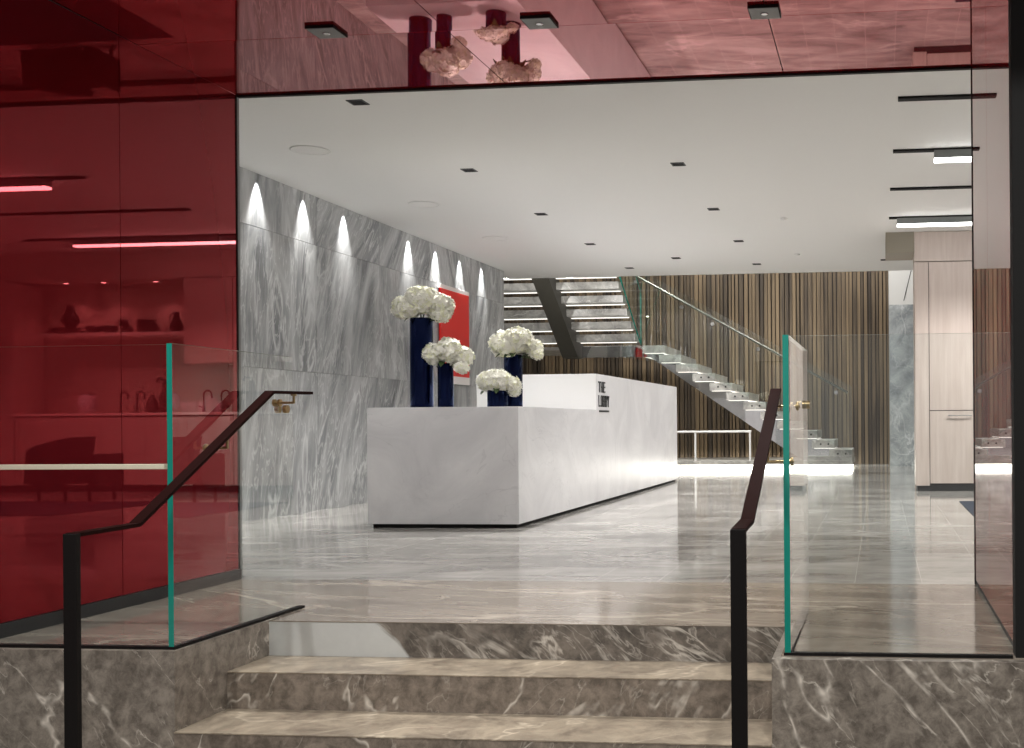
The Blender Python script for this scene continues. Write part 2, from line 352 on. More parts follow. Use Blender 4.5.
# wall above the portal, joining soffit and lobby ceiling
struct(MB().box(XM-.3, 5, YP+.021, YP+.05, ZS+.03, ZC+.45).build('wall_front', M['white']), 'white wall over the entrance portal', 'wall')
struct(MB().box(XM-.3, XL-.31, YP-.1, YP, 0, ZS+.03).build('wall_front_left', M['white']), 'white wall left of the portal', 'wall')
struct(MB().box(XM-.3, XM, YP, 6.85, 0, ZC+.3).build('wall_left_return', M['white']), 'white wall end beside the marble wall', 'wall')
struct(MB().box(XR+.06, 5, YP-.1, YP, 0, ZS+.03).build('wall_front_right', M['white']), 'white wall right of the portal', 'wall')

# portal soffit in red back-painted glass, panel by panel
sof = sroot('ceiling_entry', 'red mirror-polished glass ceiling of the entrance portal', 'ceiling')
ysm = 5.36
for x0, x1 in ((XL, -2.16), (-2.155, -.535), (-.53, XR+.2)):
    MB().box(x0, x1, ysm+.003, YP, ZS, ZS+.012).build('glass_panel', M['redback'], sof)
    dz = 1.97*math.tan(math.radians(.55))
    MB().add([(x0,3.3,ZS+dz),(x1,3.3,ZS+dz),(x1,ysm,ZS),(x0,ysm,ZS),(x0,3.3,ZS+dz+.012),(x1,3.3,ZS+dz+.012),(x1,ysm,ZS+.012),(x0,ysm,ZS+.012)],
             [(3,2,1,0),(4,5,6,7),(0,1,5,4),(1,2,6,5),(2,3,7,6),(3,0,4,7)]).build('glass_panel', M['redback'], sof)
MB().box(XL-.2, XR+.2, 3.3, YP, ZS+.05, ZS+.25).build('backing_panel', M['dark'], sof)
MB().box(XL, XR, YP, YP+.03, ZS-.012, ZS+.03).build('edge_trim', M['black'], sof)
# right portal wall: red back-painted glass on a dark plinth, black post in front
wp = sroot('wall_portal_right', 'red glass right side wall of the portal, seen edge on', 'wall')
for y0, y1 in ((4.42, 5.42), (5.424, YP)):
    MB().box(XR, XR+.05, y0, y1, .03, ZS).build('glass_panel', M['redside'], wp)
MB().box(XR-.004, XR+.06, YP, YP+.02, .0, ZS).build('edge_trim', M['black'], wp)
MB().box(XR+.005, XR+.06, 4.42, YP, 0, .03).build('plinth', M['dark'], wp)
post = tag(MB().bbox(XR-.01, XR+.35, 4.325, 4.415, 0, ZS-.002, .003).build('portal_post', M['darkslot']), 'broad black upright post at the right end of the portal', 'post')
# left portal wall: deep red mirror-polished glass panels
wl = sroot('wall_portal_left', 'deep red mirror-polished glass side wall left of the portal', 'wall')
for y0, y1 in ((2.4, 5.223), (5.227, YP-.012)):
    MB().box(XL-.012, XL, y0, y1, .065, ZS-.001).build('glass_panel', M['redwall'], wl)
MB().box(XL-.3, XL-.014, 2.4, YP-.01, .0, ZS).build('wall_core', M['dark'], wl)
MB().box(XL-.013, XL+.012, 2.4, YP-.004, 0, .062).build('plinth', M['dark'], wl)
MB().box(XL-.3, XL+.004, YP-.012, YP, .0, ZS).build('jamb', M['black'], wl)
MB().box(XL-.3, XL+.004, YP, YP+.02, .0, ZS).build('jamb_return', M['greybox'], wl)

# ---- glass balustrades flanking the steps
def pane_box(mb, x0, x1, y0, y1, z0, z1, edge_y=True, edge_x=False):
    v = [(x0,y0,z0),(x1,y0,z0),(x1,y1,z0),(x0,y1,z0),(x0,y0,z1),(x1,y0,z1),(x1,y1,z1),(x0,y1,z1)]
    o = len(mb.v); mb.v += v
    for f, m in (((3,2,1,0),0), ((4,5,6,7),2), ((0,1,5,4), 1 if edge_y else 0), ((2,3,7,6),0), ((1,2,6,5),0), ((3,0,4,7),0)):
        mb.f.append([i+o for i in f]); mb.m.append(m); mb.sm.append(False)
def welded(v, faces):
    m = MB(); m.v = list(v)
    for f, k in faces: m.f.append(list(f)); m.m.append(k); m.sm.append(False)
    return m
def balustrade(label, xside, xa0, xa1, yfront, yback, lean):
    t = thing('glass_balustrade', label, 'balustrade', (xside, yfront, 0), 'frameless glass balustrades beside the steps')
    G = [M['glass'], M['glassedge'], M['glasstop']]
    a = MB(); pane_box(a, xa0, xa1, yfront+.002, yfront+.014, .006, 1.258, edge_y=False)
    a.build('front_pane', G, t)
    b = MB(); pane_box(b, xside-.012, xside+.012, yfront-.004, yback, .006, 1.262, edge_y=True)
    b.v = [(p[0] + lean*(p[1]-yfront), p[1], p[2]) for p in b.v]
    b.build('side_pane', G, t)
    if lean < 0: tag(MB().bbox(xa0, xa1-.026, yfront+.018, yfront+.06, .742, .763, .002).build('reflection_bar', M['reflbar'], t), 'pale horizontal bar imitating a reflection in the front pane')  # added solid bar standing in for a pale strip reflected in the pane
    for zc_, yc_ in ((1.0, yback-.08),):
        for d0, d1 in ((-.03, -.0125), (.0125, .03)):
            xx = xside + lean*(yc_-yfront); MB().tube([(xx+d0, yc_, zc_), (xx+d1, yc_, zc_)], .02, 18).build('clamp_disc', M['brass'], t)
    MB().box(xa0, xa1, yfront-.006, yfront+.022, 0, .012).build('channel', M['black'], t)
    MB().box(xside-.016, xside+.016, yfront-.006, yback+.06, 0, .012).build('channel', M['black'], t)
    return t
balustrade('clear glass balustrade on the stone base left of the steps', -2.91, XL+.02, -2.925, 4.262, 5.225, -.02)
balustrade('clear glass balustrade on the stone base right of the steps', -.368, -.352, XR-.022, 4.315, 5.30, .008)

# ---- handrails
def handrail(label, x, gx, pts, brackets, py, pz):
    t = thing('handrail', label, 'handrail', (x, py, -3*R_), 'dark metal handrails of the steps')
    s = MB(); s.strip(pts, .046, .014); s.build('rail', M['bronze'], t)
    MB().bbox(x-.025, x+.025, py-.012, py+.012, -3*R_, pz, .002).build('post', M['black'], t)
    MB().bbox(x-.06, x+.06, py-.05, py+.05, -3*R_, -3*R_+.008, .002).build('base_plate', M['black'], t)
    sg = 1 if gx > x else -1
    for (by, bz, rz) in brackets:
        b = MB()
        b.tube([(gx+sg*.022, by, bz), (x+sg*.004, by, bz)], .006)
        b.tube([(x, by, bz-.004), (x, by, rz)], .006)
        b.tube([(x-.001, by-.0, rz-.012), (x, by, rz-.002)], .014)
        o = b.build('bracket', M['brass'], t)
        for d0, d1 in ((.0085, .018), (-.018, -.0085)):
            MB().tube([(gx+d0, by, bz), (gx+d1, by, bz)], .018, 20).build('rosette', M['brass'], o)
    return t
def railz(pts, y):
    for (a, b) in zip(pts[:-1], pts[1:]):
        lo, hi = sorted((a[1], b[1]))
        if lo <= y <= hi: return a[2] + (b[2]-a[2])*(y-a[1])/(b[1]-a[1])
xl = -2.83
pl = [(xl, 3.60, .54), (xl, 3.93, .545), (xl, 4.87, 1.076), (xl, 5.22, 1.08)]
handrail('black metal handrail with post on the left side of the steps', xl, -2.915, pl,
         [(4.53, railz(pl,4.53)-.06, railz(pl,4.53)), (5.08, 1.03, 1.075)], 3.60, .545)
xr = -.45
pr = [(xr, 3.46, .575), (xr, 3.70, .585), (xr, 4.77, 1.058)]
handrail('bronze-brown metal handrail with post on the right side of the steps', xr, -.365, pr,
         [(4.39, .76, railz(pr,4.39)), (4.72, railz(pr,4.72)-.05, railz(pr,4.72))], 3.46, .58)

# ---- reception desk
XD0, XD1, YD0, YD1 = -4.555, -3.165, 9.40, 17.0
ZD, ZU, YU = 1.072, 1.475, 12.1
d = thing('reception_desk', 'long white marble reception desk with raised rear block and black lettering', 'reception desk', ((XD0+XD1)/2, (YD0+YD1)/2, 0))
MB().bbox(XD0, XD1, YD0, YU, .035, ZD, .003).build('front_block', M['desk'], d)
MB().bbox(XD0, XD1, YU, YD1, .035, ZU, .003).build('raised_block', M['desk'], d)
tag(MB().bbox(XD0-.0, XD1-.004, YU-.012, YU, ZD, ZU-.002, .001).build('face_panel', M['deskwhite'], d), 'plain bright white face panel')
MB().box(XD0+.04, XD1-.03, YD0+.03, YD1-.03, 0, .035).build('toe_kick', M['darkslot'], d)
# lettering THE / LOBBY / bar on the right-hand face
def letters(txt, y0, z0, cw, h, gap, st):
    mb = MB(); x = XD1 + .0; th = .007; y = y0
    def bar(a, b, c, e): mb.box(XD1-.0005, XD1+th, y+a, y+b, z0+c, z0+e)
    def poly(pts): mb.prism([(y+p[0], z0+p[1]) for p in pts], 'x', XD1-.0005, XD1+th)
    for ch in txt:
        w = cw
        if ch == 'T': bar(0, w, h-st*.8, h); bar(w/2-st/2, w/2+st/2, 0, h-st*.8)
        if ch == 'H': bar(0, st, 0, h); bar(w-st, w, 0, h); bar(st, w-st, h/2-st*.4, h/2+st*.4)
        if ch == 'E': bar(0, st, 0, h); [bar(st, w, z, z+st*.8) for z in (0, h/2-st*.4, h-st*.8)]
        if ch == 'L': bar(0, st, 0, h); bar(st, w*.85, 0, st*.8)
        if ch == 'O': bar(0, st, st*.5, h-st*.5); bar(w-st, w, st*.5, h-st*.5); bar(st*.4, w-st*.4, 0, st*.8); bar(st*.4, w-st*.4, h-st*.8, h)
        if ch == 'B':
            bar(0, st, 0, h); [bar(st, w-st*.5, z, z+st*.8) for z in (0, h/2-st*.4, h-st*.8)]
            bar(w-st, w, st*.5, h/2-st*.2); bar(w-st, w, h/2+st*.2, h-st*.5)
        if ch == 'Y':
            poly([(0,h),(st,h),(w/2+st/2,h*.45),(w/2-st/2,h*.45)]); poly([(w-st,h),(w,h),(w/2+st/2,h*.45),(w/2-st/2,h*.45)]); bar(w/2-st/2, w/2+st/2, 0, h*.47)
        y += w + gap
    return mb
lt = letters('THE', 12.17, 1.268, .088, .125, .018, .022)
l2 = letters('LOBBY', 12.17, 1.105, .083, .13, .018, .022)
lt.v, n0 = lt.v + l2.v, len(lt.v)
lt.f += [[i+n0 for i in f] for f in l2.f]; lt.m += l2.m; lt.sm += l2.sm
lt.box(XD1-.0005, XD1+.007, 12.2, 12.64, 1.046, 1.066)
tag(lt.build('lettering', M['text'], d), 'raised black lettering reading THE LOBBY over a short bar')

# ---- vases and hydrangeas on the desk
def vase(x, y, r, ztop, label):
    t = thing('vase', label, 'vase', (x, y, ZD), 'midnight blue cylinder vases on the desk')
    h = ztop - ZD
    MB().lathe((x, y, ZD), [(r*.97, 0), (r, .004), (r, h-.006), (r-.004, h), (r-.012, h), (r-.014, h-.03), (r-.014, .03), (r*.5, .02)], 40).build('body', M['navy'], t)
    MB().lathe((x, y, ZD), [(r*.985, 0), (r*1.004, .002), (r*1.004, .02), (r*.985, .022)], 40).build('foot_ring', M['navy'], t)
def floret_mesh(mb, c, nrm, size, rnd, m):
    nrm = nrm.normalized(); u = nrm.cross(Vector((.3,.2,1))).normalized(); w = nrm.cross(u)
    a0 = rnd.uniform(0, 1.57); cup = rnd.uniform(-.1, .4)
    for k in range(4):
        a = a0 + k*math.pi/2 + rnd.uniform(-.12, .12)
        d1 = u*math.cos(a) + w*math.sin(a); d2 = u*math.cos(a+1.57) + w*math.sin(a+1.57)
        p0 = c; p1 = c + d1*size*.55 + d2*size*.42 + nrm*size*(.12+cup*.4); p2 = c + d1*size + nrm*size*cup; p3 = c + d1*size*.55 - d2*size*.42 + nrm*size*(.12+cup*.4)
        mb.add([p0, p1, p2, p3], [(0,1,2,3)], m, False)
def head(c, rad, seed, squash=.85):
    rnd = random.Random(seed); mb = MB(); mb.keep = True
    bm = bmesh.new(); bmesh.ops.create_icosphere(bm, subdivisions=3, radius=rad*.80)
    for v in bm.verts: v.co *= 1 + rnd.uniform(-.05, .05); v.co.z *= squash
    mb.bm(bm, 1, Matrix.Translation(c), True)
    n = int(240 * (rad/.1)**2)
    for i in range(n):
        z = 1 - 2*(i+.5)/n; a = i*2.39996; q = math.sqrt(max(0, 1-z*z))
        dv = Vector((q*math.cos(a), q*math.sin(a), z)); dv = (dv + Vector((rnd.gauss(0,.05), rnd.gauss(0,.05), rnd.gauss(0,.05)))).normalized()
        lump = 1 + .10*math.sin(dv.x*7+seed)*math.sin(dv.y*6+seed*2)*math.sin(dv.z*7+1)
        p = Vector(c) + Vector((dv.x, dv.y, dv.z*squash))*rad*rnd.uniform(.82, 1.04)*lump
        floret_mesh(mb, p, dv + Vector((rnd.gauss(0,.25), rnd.gauss(0,.25), rnd.gauss(0,.25))), rad*rnd.uniform(.19, .29), rnd, 0 if rnd.random() < .8 else 1)
    return mb
def leafmesh(base, dirv, ln, wd, droop):
    mb = MB(); mb.keep = True; d_ = Vector(dirv).normalized(); sd = d_.cross(Vector((0,0,1))).normalized(); v = []
    ks = 6
    for k in range(ks+1):
        t = k/ks; w = wd*math.sin(math.pi*min(1, t*.92+.06))**.8; p = Vector(base) + d_*ln*t + Vector((0,0,-droop*t*t))
        v += [p - sd*w + Vector((0,0,w*.25)), p, p + sd*w + Vector((0,0,w*.25))]
    f = []
    for k in range(ks): o = 3*k; f += [(o,o+1,o+4,o+3), (o+1,o+2,o+5,o+4)]
    mb.add(v, f, 0, True); return mb
def bouquet(x, y, z, heads, label, seed, r):
    t = thing('hydrangea_bouquet', label, 'flowers', (x, y, z), 'white hydrangea bouquets in the blue vases')
    for i, (dx, dy, dz, rad) in enumerate(heads):
        head((x+dx, y+dy, z+dz), rad, seed*10+i).build('flower_head', [M['petal'], M['petalg']], t)
        s = MB(); s.tube([(x+dx*.15, y+dy*.15, z-.16), (x+dx*.3, y+dy*.3, z-.02), (x+dx*.9, y+dy*.9, z+dz-rad*.6)], .006, 8); s.build('stem', M['leaf'], t)
    rnd = random.Random(seed)
    for k in range(5):
        a = rnd.uniform(0, 6.28)
        leafmesh((x+math.cos(a)*r*.7, y+math.sin(a)*r*.7, z+.012), (math.cos(a), math.sin(a), .2), rnd.uniform(.09,.13), .03, .07).build('leaf', M['leaf'], t)
VS = [(-4.194, 9.75, .103, 1.895), (-3.946, 9.70, .070, 1.475), (-3.395, 9.95, .085, 1.56), (-3.45, 9.68, .092, 1.225)]
vase(*VS[0], 'tallest midnight blue cylinder vase, at the left end of the desk')
vase(*VS[1], 'slim blue cylinder vase right beside the tallest vase')
vase(*VS[2], 'second tallest blue vase, at the right front corner of the desk')
vase(*VS[3], 'shortest and widest blue vase on the desk, in front of a taller one')
bouquet(-4.194, 9.75, 1.895, [(-.15,0,.10,.12),(.03,-.08,.16,.14),(.17,.0,.11,.13),(.0,.1,.18,.13),(-.08,-.1,.09,.11),(.22,-.06,.02,.08)], 'largest white hydrangea bouquet, in the tallest blue vase', 3, .1)
bouquet(-3.946, 9.70, 1.475, [(-.1,0,.09,.11),(.05,-.05,.12,.12),(.14,.02,.06,.11),(.17,-.05,-.04,.07),(0,.09,.12,.1)], 'white hydrangea bouquet low in front of the red wall panel', 4, .07)
bouquet(-3.395, 9.95, 1.56, [(-.08,0,.10,.13),(.06,-.04,.14,.13),(.19,.02,.07,.09),(.24,-.03,.0,.06),(-.02,-.09,.07,.1)], 'white hydrangea bouquet in front of the far stair flight', 5, .088)
bouquet(-3.45, 9.68, 1.225, [(-.08,0,.08,.11),(.02,-.06,.09,.11),(.13,.0,.05,.085),(.15,.02,-.01,.06),(0,.08,.1,.1)], 'smallest white hydrangea bouquet, in the shortest vase', 6, .09)

# ---- red panel on the marble wall
ra = thing('wall_poster', 'bright red panel with white top and bottom edges on the marble wall', 'wall panel', (XM+.02, 15.1, 1.5))
MB().bbox(XM+.012, XM+.045, 14.62, 15.66, 1.60, 2.80, .003).build('red_sheet', M['red'], ra)
MB().bbox(XM+.004, XM+.04, 14.60, 15.68, 1.49, 1.60, .003).build('bottom_border', M['paper'], ra)
MB().bbox(XM+.004, XM+.04, 14.60, 15.68, 2.80, 2.86, .003).build('top_border', M['paper'], ra)

# ---- ceiling fittings in the lobby
def downlight(x, y, label, w=.13):
    t = thing('ceiling_downlight', label, 'downlight', (x, y, ZC), 'small square downlights in the lobby ceiling')
    b = MB()
    for a in ((x-w/2, x+w/2, y-w/2, y-w/2+.012), (x-w/2, x+w/2, y+w/2-.012, y+w/2), (x-w/2, x-w/2+.012, y-w/2+.012, y+w/2-.012), (x+w/2-.012, x+w/2, y-w/2+.012, y+w/2-.012)):
        b.box(*a, ZC-.006, ZC)
    b.build('trim', M['dark'], t)
    MB().box(x-w/2+.012, x+w/2-.012, y-w/2+.012, y+w/2-.012, ZC-.003, ZC-.0005).build('aperture', M['darkslot'], t)
ZR = (ZC-.92)/(3.31-.92)
LX = lambda v: v*ZR
GRID = []
rows = ['nearest to the portal', 'second from the portal', 'third from the portal', 'fourth from the portal', 'farthest from the portal']
for i, y in enumerate((7.8, 10.016, 12.226, 14.363, 16.672)): GRID.append((LX(-3.83), LX(y), 'square black downlight in the row over the desk, %s' % rows[i]))
rows2 = ['closest to the portal', 'second closest to the portal', 'third closest to the portal', 'last before the stair hall']
for i, y in enumerate((10.038, 12.208, 14.41, 16.551)): GRID.append((LX(-1.84), LX(y), 'square black downlight in the row right of the desk, %s' % rows2[i]))
GRID.append((LX(-2.933), LX(15.768), 'square black downlight between the two long rows, near the staircase'))
GRID.append((.09, LX(16.4), 'square black downlight at the far right, by the beige bulkhead'))
for x, y, lb in GRID: downlight(x, y, lb)
for y, lb in ((9.104, 'round flush ceiling speaker nearest to the portal'), (11.496, 'round flush ceiling speaker between two others'), (13.722, 'round flush ceiling speaker nearest to the staircase')):
    x, y = LX(-4.905), LX(y)
    t = thing('ceiling_speaker', lb, 'speaker', (x, y, ZC), 'round flush speakers along the marble wall')
    MB().lathe((x, y, ZC), [(.168,-.001), (.172,-.005), (.16,-.009), (.157,-.005)], 40).build('ring', M['ceil'], t)
    MB().lathe((x, y, ZC), [(.157,-.0045), (.1,-.006), (.02,-.0065)], 40).build('grille', M['ceil'], t)
for (x, y) in ((-1.104, 12.862), (-1.161, 15.65)):
    tag(MB().lathe((LX(x), LX(y), ZC), [(.045,-.001), (.045,-.012), (.02,-.03), (.012,-.032)], 20).build('sprinkler_cover', M['ceil']),
        'small round white ceiling fitting %s' % ('nearer to the portal' if y < 14 else 'nearer to the staircase'), 'ceiling fitting', 'small white ceiling fittings')
# linear slots with lamps
LIN = [(LX(.15), LX(8.2), None, 'bare black ceiling slot nearest to the portal'), (LX(.131), LX(9.787), LX(.49), 'black ceiling slot with a short glowing linear lamp'),
       (LX(.119), LX(11.383), None, 'bare black ceiling slot between the two lit ones'), (LX(.122), LX(13.0), LX(.215), 'black ceiling slot with a long glowing lamp above the tall cabinet')]
for x, y, lx, lb in LIN:
    t = thing('linear_light', lb, 'ceiling light', (x+1, y, ZC), 'parallel black linear slots in the ceiling')
    MB().box(x, x+3.4, y-.04, y+.04, ZC-.018, ZC).build('slot', M['darkslot'], t)
    if lx:
        MB().box(lx, lx+2.6, y-.045, y+.045, ZC-.09, ZC-.018).build('housing', M['greybox'], t)
        MB().box(lx+.002, lx+2.598, y-.043, y+.043, ZC-.115, ZC-.09).build('diffuser', M['lamp'], t)
# square spotlights under the red soffit
for x, lb in ((-2.755, 'flat square spotlight under the red ceiling, above the left handrail end'), (-1.655, 'flat square spotlight in the middle of the red ceiling'), (-.54, 'flat square spotlight under the red ceiling on its right-hand seam')):
    y = 5.28; zt = ZS
    t = thing('square_spotlight', lb, 'spotlight', (x, y, zt), 'flat square spotlights under the red ceiling')
    MB().bbox(x-.075, x+.075, y-.075, y+.075, zt-.014, zt, .001).build('housing', M['black'], t)
    MB().bbox(x-.07, x+.07, y-.07, y+.07, zt-.016, zt-.014, .0005).build('face_plate', M['greybox'], t)
    MB().lathe((x, y, zt-.016), [(.016,-.0), (.02,-.003), (.012,-.004), (.008,-.002)], 20).build('lens', M['steel'], t)

# ---- tall cabinet, right
cb = thing('tall_cabinet', 'tall pale oak cabinet with two doors on a dark plinth', 'cabinet', (.9, 14.5, 0))
YK = 14.5
MB().box(.47, 1.30, YK+.02, YK+.6, .09, 2.99).build('body', M['cabdark'], cb)
MB().bbox(.462, .64, YK, YK+.62, .07, 2.99, .002).build('pilaster', M['cab'], cb)
MB().bbox(.648, 1.30, YK, YK+.02, 1.055, 2.99, .002).build('upper_door', M['cab'], cb)
o = MB().bbox(.648, 1.30, YK, YK+.02, .1, 1.045, .002).build('lower_door', M['cab'], cb)
h = MB(); h.tube([(.90, YK, .985), (.90, YK-.03, .985)], .006).tube([(1.17, YK, .985), (1.17, YK-.03, .985)], .006).bbox(.88, 1.19, YK-.037, YK-.027, .978, .992, .002)
h.build('handle', M['steel'], o)
MB().box(.48, 1.30, YK+.015, YK+.58, 0, .09).build('plinth', M['dark'], cb)
struct(MB().bbox(.462, 5.2, YK-.002, YK+.62, 3.0, ZC-.004, .002).build('trim_2', M['cab']), 'pale oak fascia under the ceiling above the tall cabinet', 'fascia')
struct(MB().box(.47, 5.2, YK+.63, YK+.8, 0, ZC).build('wall_kitchen', M['kwall']), 'back wall of the kitchen niche, mirrored in the red wall', 'wall')
struct(MB().box(.09, .46, YK, YK+.7, 3.12, ZC).build('trim_1', M['beige']), 'beige bulkhead under the ceiling beside the cabinet', 'bulkhead')
tag(MB().bbox(.885, 3.3, 10.6, 12.6, 0, .008, .003).build('floor_mat', M['mat']), 'dark blue floor mat in front of the tall cabinet', 'mat')

# ---- the staircase
YS = 21.3
sc = thing('staircase', 'floating stone staircase with steel stringers, glass balustrades and lit treads', 'staircase', (-2.5, YS, 0))
GO, RI = .333, .1885
for n in range(12):
    xr_ = -4.21 + GO*n; zt = 2.44 - RI*n
    tr_ = MB().bbox(xr_-.44, xr_, YS, YS+1.8, zt-.15, zt, .004).build('tread', M['stairstone'], sc)
    if n >= 3:
        for q in (.12, .27):
            MB().tube([(xr_-q, YS-.004, zt-.075), (xr_-q, YS+.002, zt-.075)], .018, 14).build('bolt', M['dark'], tr_)
    MB().box(xr_-.40, xr_-.03, YS+.03, YS+1.77, zt-.162, zt-.15).build('led_strip', M['ledsoft'], tr_)
poly = [(-4.70, 2.215), (-4.5, 2.215), (-1.9, .42), (-1.5, .17), (-.75, .17), (-.75, .3), (-4.25, 2.28), (-4.70, 2.42)]
MB().prism(poly, 'y', YS+.06, YS+.1).build('stringer', M['mirrorsteel'], sc)
MB().prism(poly, 'y', YS+1.7, YS+1.74).build('stringer', M['mirrorsteel'], sc)
MB().bbox(-6.0, -4.64, YS-.01, YS+1.85, 2.215, 2.44, .004).build('landing', M['mirrorsteel'], sc)
MB().box(-7.6, -6.0, YS+.1, YS+1.85, 2.38, 2.44).build('landing_slab', M['stairstone'], sc)
# upper flight rises from the landing towards the lobby ceiling
for k in range(8):
    y0 = YS - .05 - .33*k; z0 = 2.505 + .212*k
    tr_ = MB().bbox(-7.6, -4.70, y0-.36, y0, z0, z0+.135, .004).build('upper_tread', M['stairstone'], sc)
    MB().box(-7.5, -4.74, y0-.05, y0-.003, z0-.012, z0).build('led_strip', M['ledline'], tr_)
pts = [(YS+.1, 2.2), (YS+.1, 2.5), (YS-2.9, 4.42), (YS-2.9, 4.0), (YS-.3, 2.2)]
MB().prism(pts, 'x', -6.17, -5.86).build('spine_beam', M['spine'], sc)
# balustrade panes
G2 = [M['stairglass'], M['glassedge'], M['glasstop']]
def slant(xa, xb):
    bot = lambda x: 2.40 - .566*(max(x, -4.29)+4.29) if x > -4.29 else 2.21
    top = lambda x: 3.71 - .566*(x+4.29)
    v = []
    for y in (YS-.045, YS-.03):
        v += [(xa, y, bot(xa)), (xb, y, bot(xb)), (xb, y, top(xb)), (xa, y, top(xa))]
    return welded(v, [((0,1,2,3),0), ((7,6,5,4),0), ((3,2,6,7),2), ((0,4,5,1),2), ((1,5,6,2),2), ((0,3,7,4),2)])
for xa, xb in ((-5.05, -3.55), (-3.54, -2.05), (-2.04, -.54)):
    o = slant(xa, xb).build('glass_pane', G2, sc)
    for q in (.2, .8):
        xx = xa + (xb-xa)*q; zz = 3.43 - .566*(xx+4.29)
        MB().tube([(xx, YS-.06, zz), (xx, YS-.015, zz)], .04, 18).build('clamp_disc', M['steel'], o)
hr = MB(); hr.tube([(-4.9, YS+.03, 3.55+.566*.61), (-.62, YS+.03, 3.55-.566*3.67)], .022); hr.build('rail', M['railsteel'], sc)
# pane along the right side of the upper flight
v = []
for x in (-4.69, -4.66):
    v += [(x, YS, 2.45), (x, YS-2.7, 4.2), (x, YS-2.7, 5.2), (x, YS, 3.5)]
m_ = welded(v, [((0,1,2,3),0), ((7,6,5,4),0), ((0,4,5,1),1), ((1,5,6,2),1), ((2,6,7,3),1), ((3,7,4,0),1)])
m_.build('glass_pane', G2, sc)
# base platform under the flight, light strip below its edge
MB().bbox(-5.2, -.53, YS-.1, YS+2.0, .085, .165, .004).build('plinth', M['stairstone'], sc)
tag(MB().box(-5.2, -.57, YS-.07, YS+1.9, .0, .085).build('plinth_light', M['led'], sc), 'glowing light strip under the plinth')
MB().bbox(-1.4, -.54, YS-.05, YS+1.85, .165, .25, .004).build('bottom_step', M['stairstone'], sc)
# guard frame under the stairs
gf = thing('guard_frame', 'thin white tubular guard frame standing under the stairs', 'guard rail', (-3.2, YS-.03, .165))
MB().tube([(-4.6, YS-.03, .735), (-2.5, YS-.03, .735)], .022).build('top_rail', M['deskwhite'], gf)
for x in (-4.58, -3.6, -2.522): MB().tube([(x, YS-.03, .165), (x, YS-.03, .735)], .02).build('post', M['deskwhite'], gf)

# ---- kitchen right of the tall cabinet (seen mirrored in the red wall)
YN = 14.5
ec = thing('end_cabinet', 'plain tall oak cabinet at the far end of the kitchen niche', 'cabinet', (4.9, YN, 0))
MB().bbox(4.62, 5.19, YN, YN+.6, .09, 2.99, .003).build('body', M['cab'], ec)
MB().box(4.63, 5.19, YN+.02, YN+.58, 0, .09).build('plinth', M['dark'], ec)
uc = thing('wall_cabinet', 'oak wall cabinet above the counter beside the tall cabinet', 'cabinet', (1.67, YN, 1.8))
MB().bbox(1.31, 2.03, YN+.02, YN+.62, 1.80, 2.99, .003).build('body', M['cab'], uc)
MB().bbox(1.31, 2.03, YN, YN+.018, 1.80, 2.99, .003).build('door', M['cab'], uc)
tag(MB().bbox(2.04, 4.30, YN+.05, YN+.625, 2.205, 2.256, .003).build('wall_shelf', M['kwhite']), 'pale shelf across the kitchen niche, mirrored in the red wall', 'shelf')
kc = thing('kitchen_counter', 'long kitchen counter with pale worktop, mirrored in the red wall', 'counter', (3, YN, 0))
MB().box(1.31, 4.61, YN+.03, YN+.62, .09, 1.075).build('body', M['kdark'], kc)
MB().bbox(1.305, 4.615, YN-.01, YN+.625, 1.075, 1.113, .004).build('worktop', M['kwhite'], kc)
x = 1.315
while x < 4.5:
    MB().bbox(x, x+.652, YN+.01, YN+.03, .1, 1.06, .002).build('door', M['cab'], kc); x += .659
MB().box(1.31, 4.61, YN+.05, YN+.6, 0, .09).build('plinth', M['dark'], kc)
NZ1 = 3.0
for x, lb in ((4.03, 'small round spotlight in the niche top, above the bulbous vase'), (3.45, 'small round spotlight in the niche top, above the two bowls'), (2.65, 'small round spotlight in the niche top, nearest to the wall cabinet')):
    t = thing('niche_spotlight', lb, 'downlight', (x, YN+.3, NZ1), 'small round spotlights in the niche')
    MB().lathe((x, YN+.3, NZ1), [(.05,-.001), (.052,-.006), (.04,-.008), (.036,-.004)], 20).build('ring', M['steel'], t)
    MB().lathe((x, YN+.3, NZ1), [(.036,-.004), (.03,-.007), (.01,-.008)], 20).build('bulb', M['kspot'], t)
ZH = 2.256; YH = YN+.3
def lathed(name, label, cat, x, z, prof, mat, group=None, y=YH):
    return tag(MB().lathe((x, y, z), prof, 24).build(name, mat), label, cat, group)
tag(MB().bbox(3.83, 4.26, YH-.12, YH+.12, ZH, ZH+.06, .004).bbox(3.86, 4.22, YH-.11, YH+.11, ZH+.06, ZH+.10, .004).build('lidded_box', M['kitem2']), 'low flat dark box under the tall vase on the niche shelf', 'box')
lathed('vase', 'dark bulbous vase standing on the flat box in the niche', 'vase', 3.97, ZH+.10, [(.05,0),(.09,.03),(.125,.1),(.1,.17),(.06,.23),(.045,.28),(.055,.31),(.04,.31)], M['kitem'])
lathed('bowl', 'dark bowl on the niche shelf, the one next to the flat box', 'bowl', 3.60, ZH, [(.05,0),(.1,.05),(.115,.11),(.105,.11),(.09,.05)], M['kitem'], 'dark bowls on the niche shelf')
lathed('bowl', 'dark bowl on the niche shelf, the one next to the cups', 'bowl', 3.36, ZH, [(.05,0),(.1,.05),(.115,.11),(.105,.11),(.09,.05)], M['kitem'], 'dark bowls on the niche shelf')
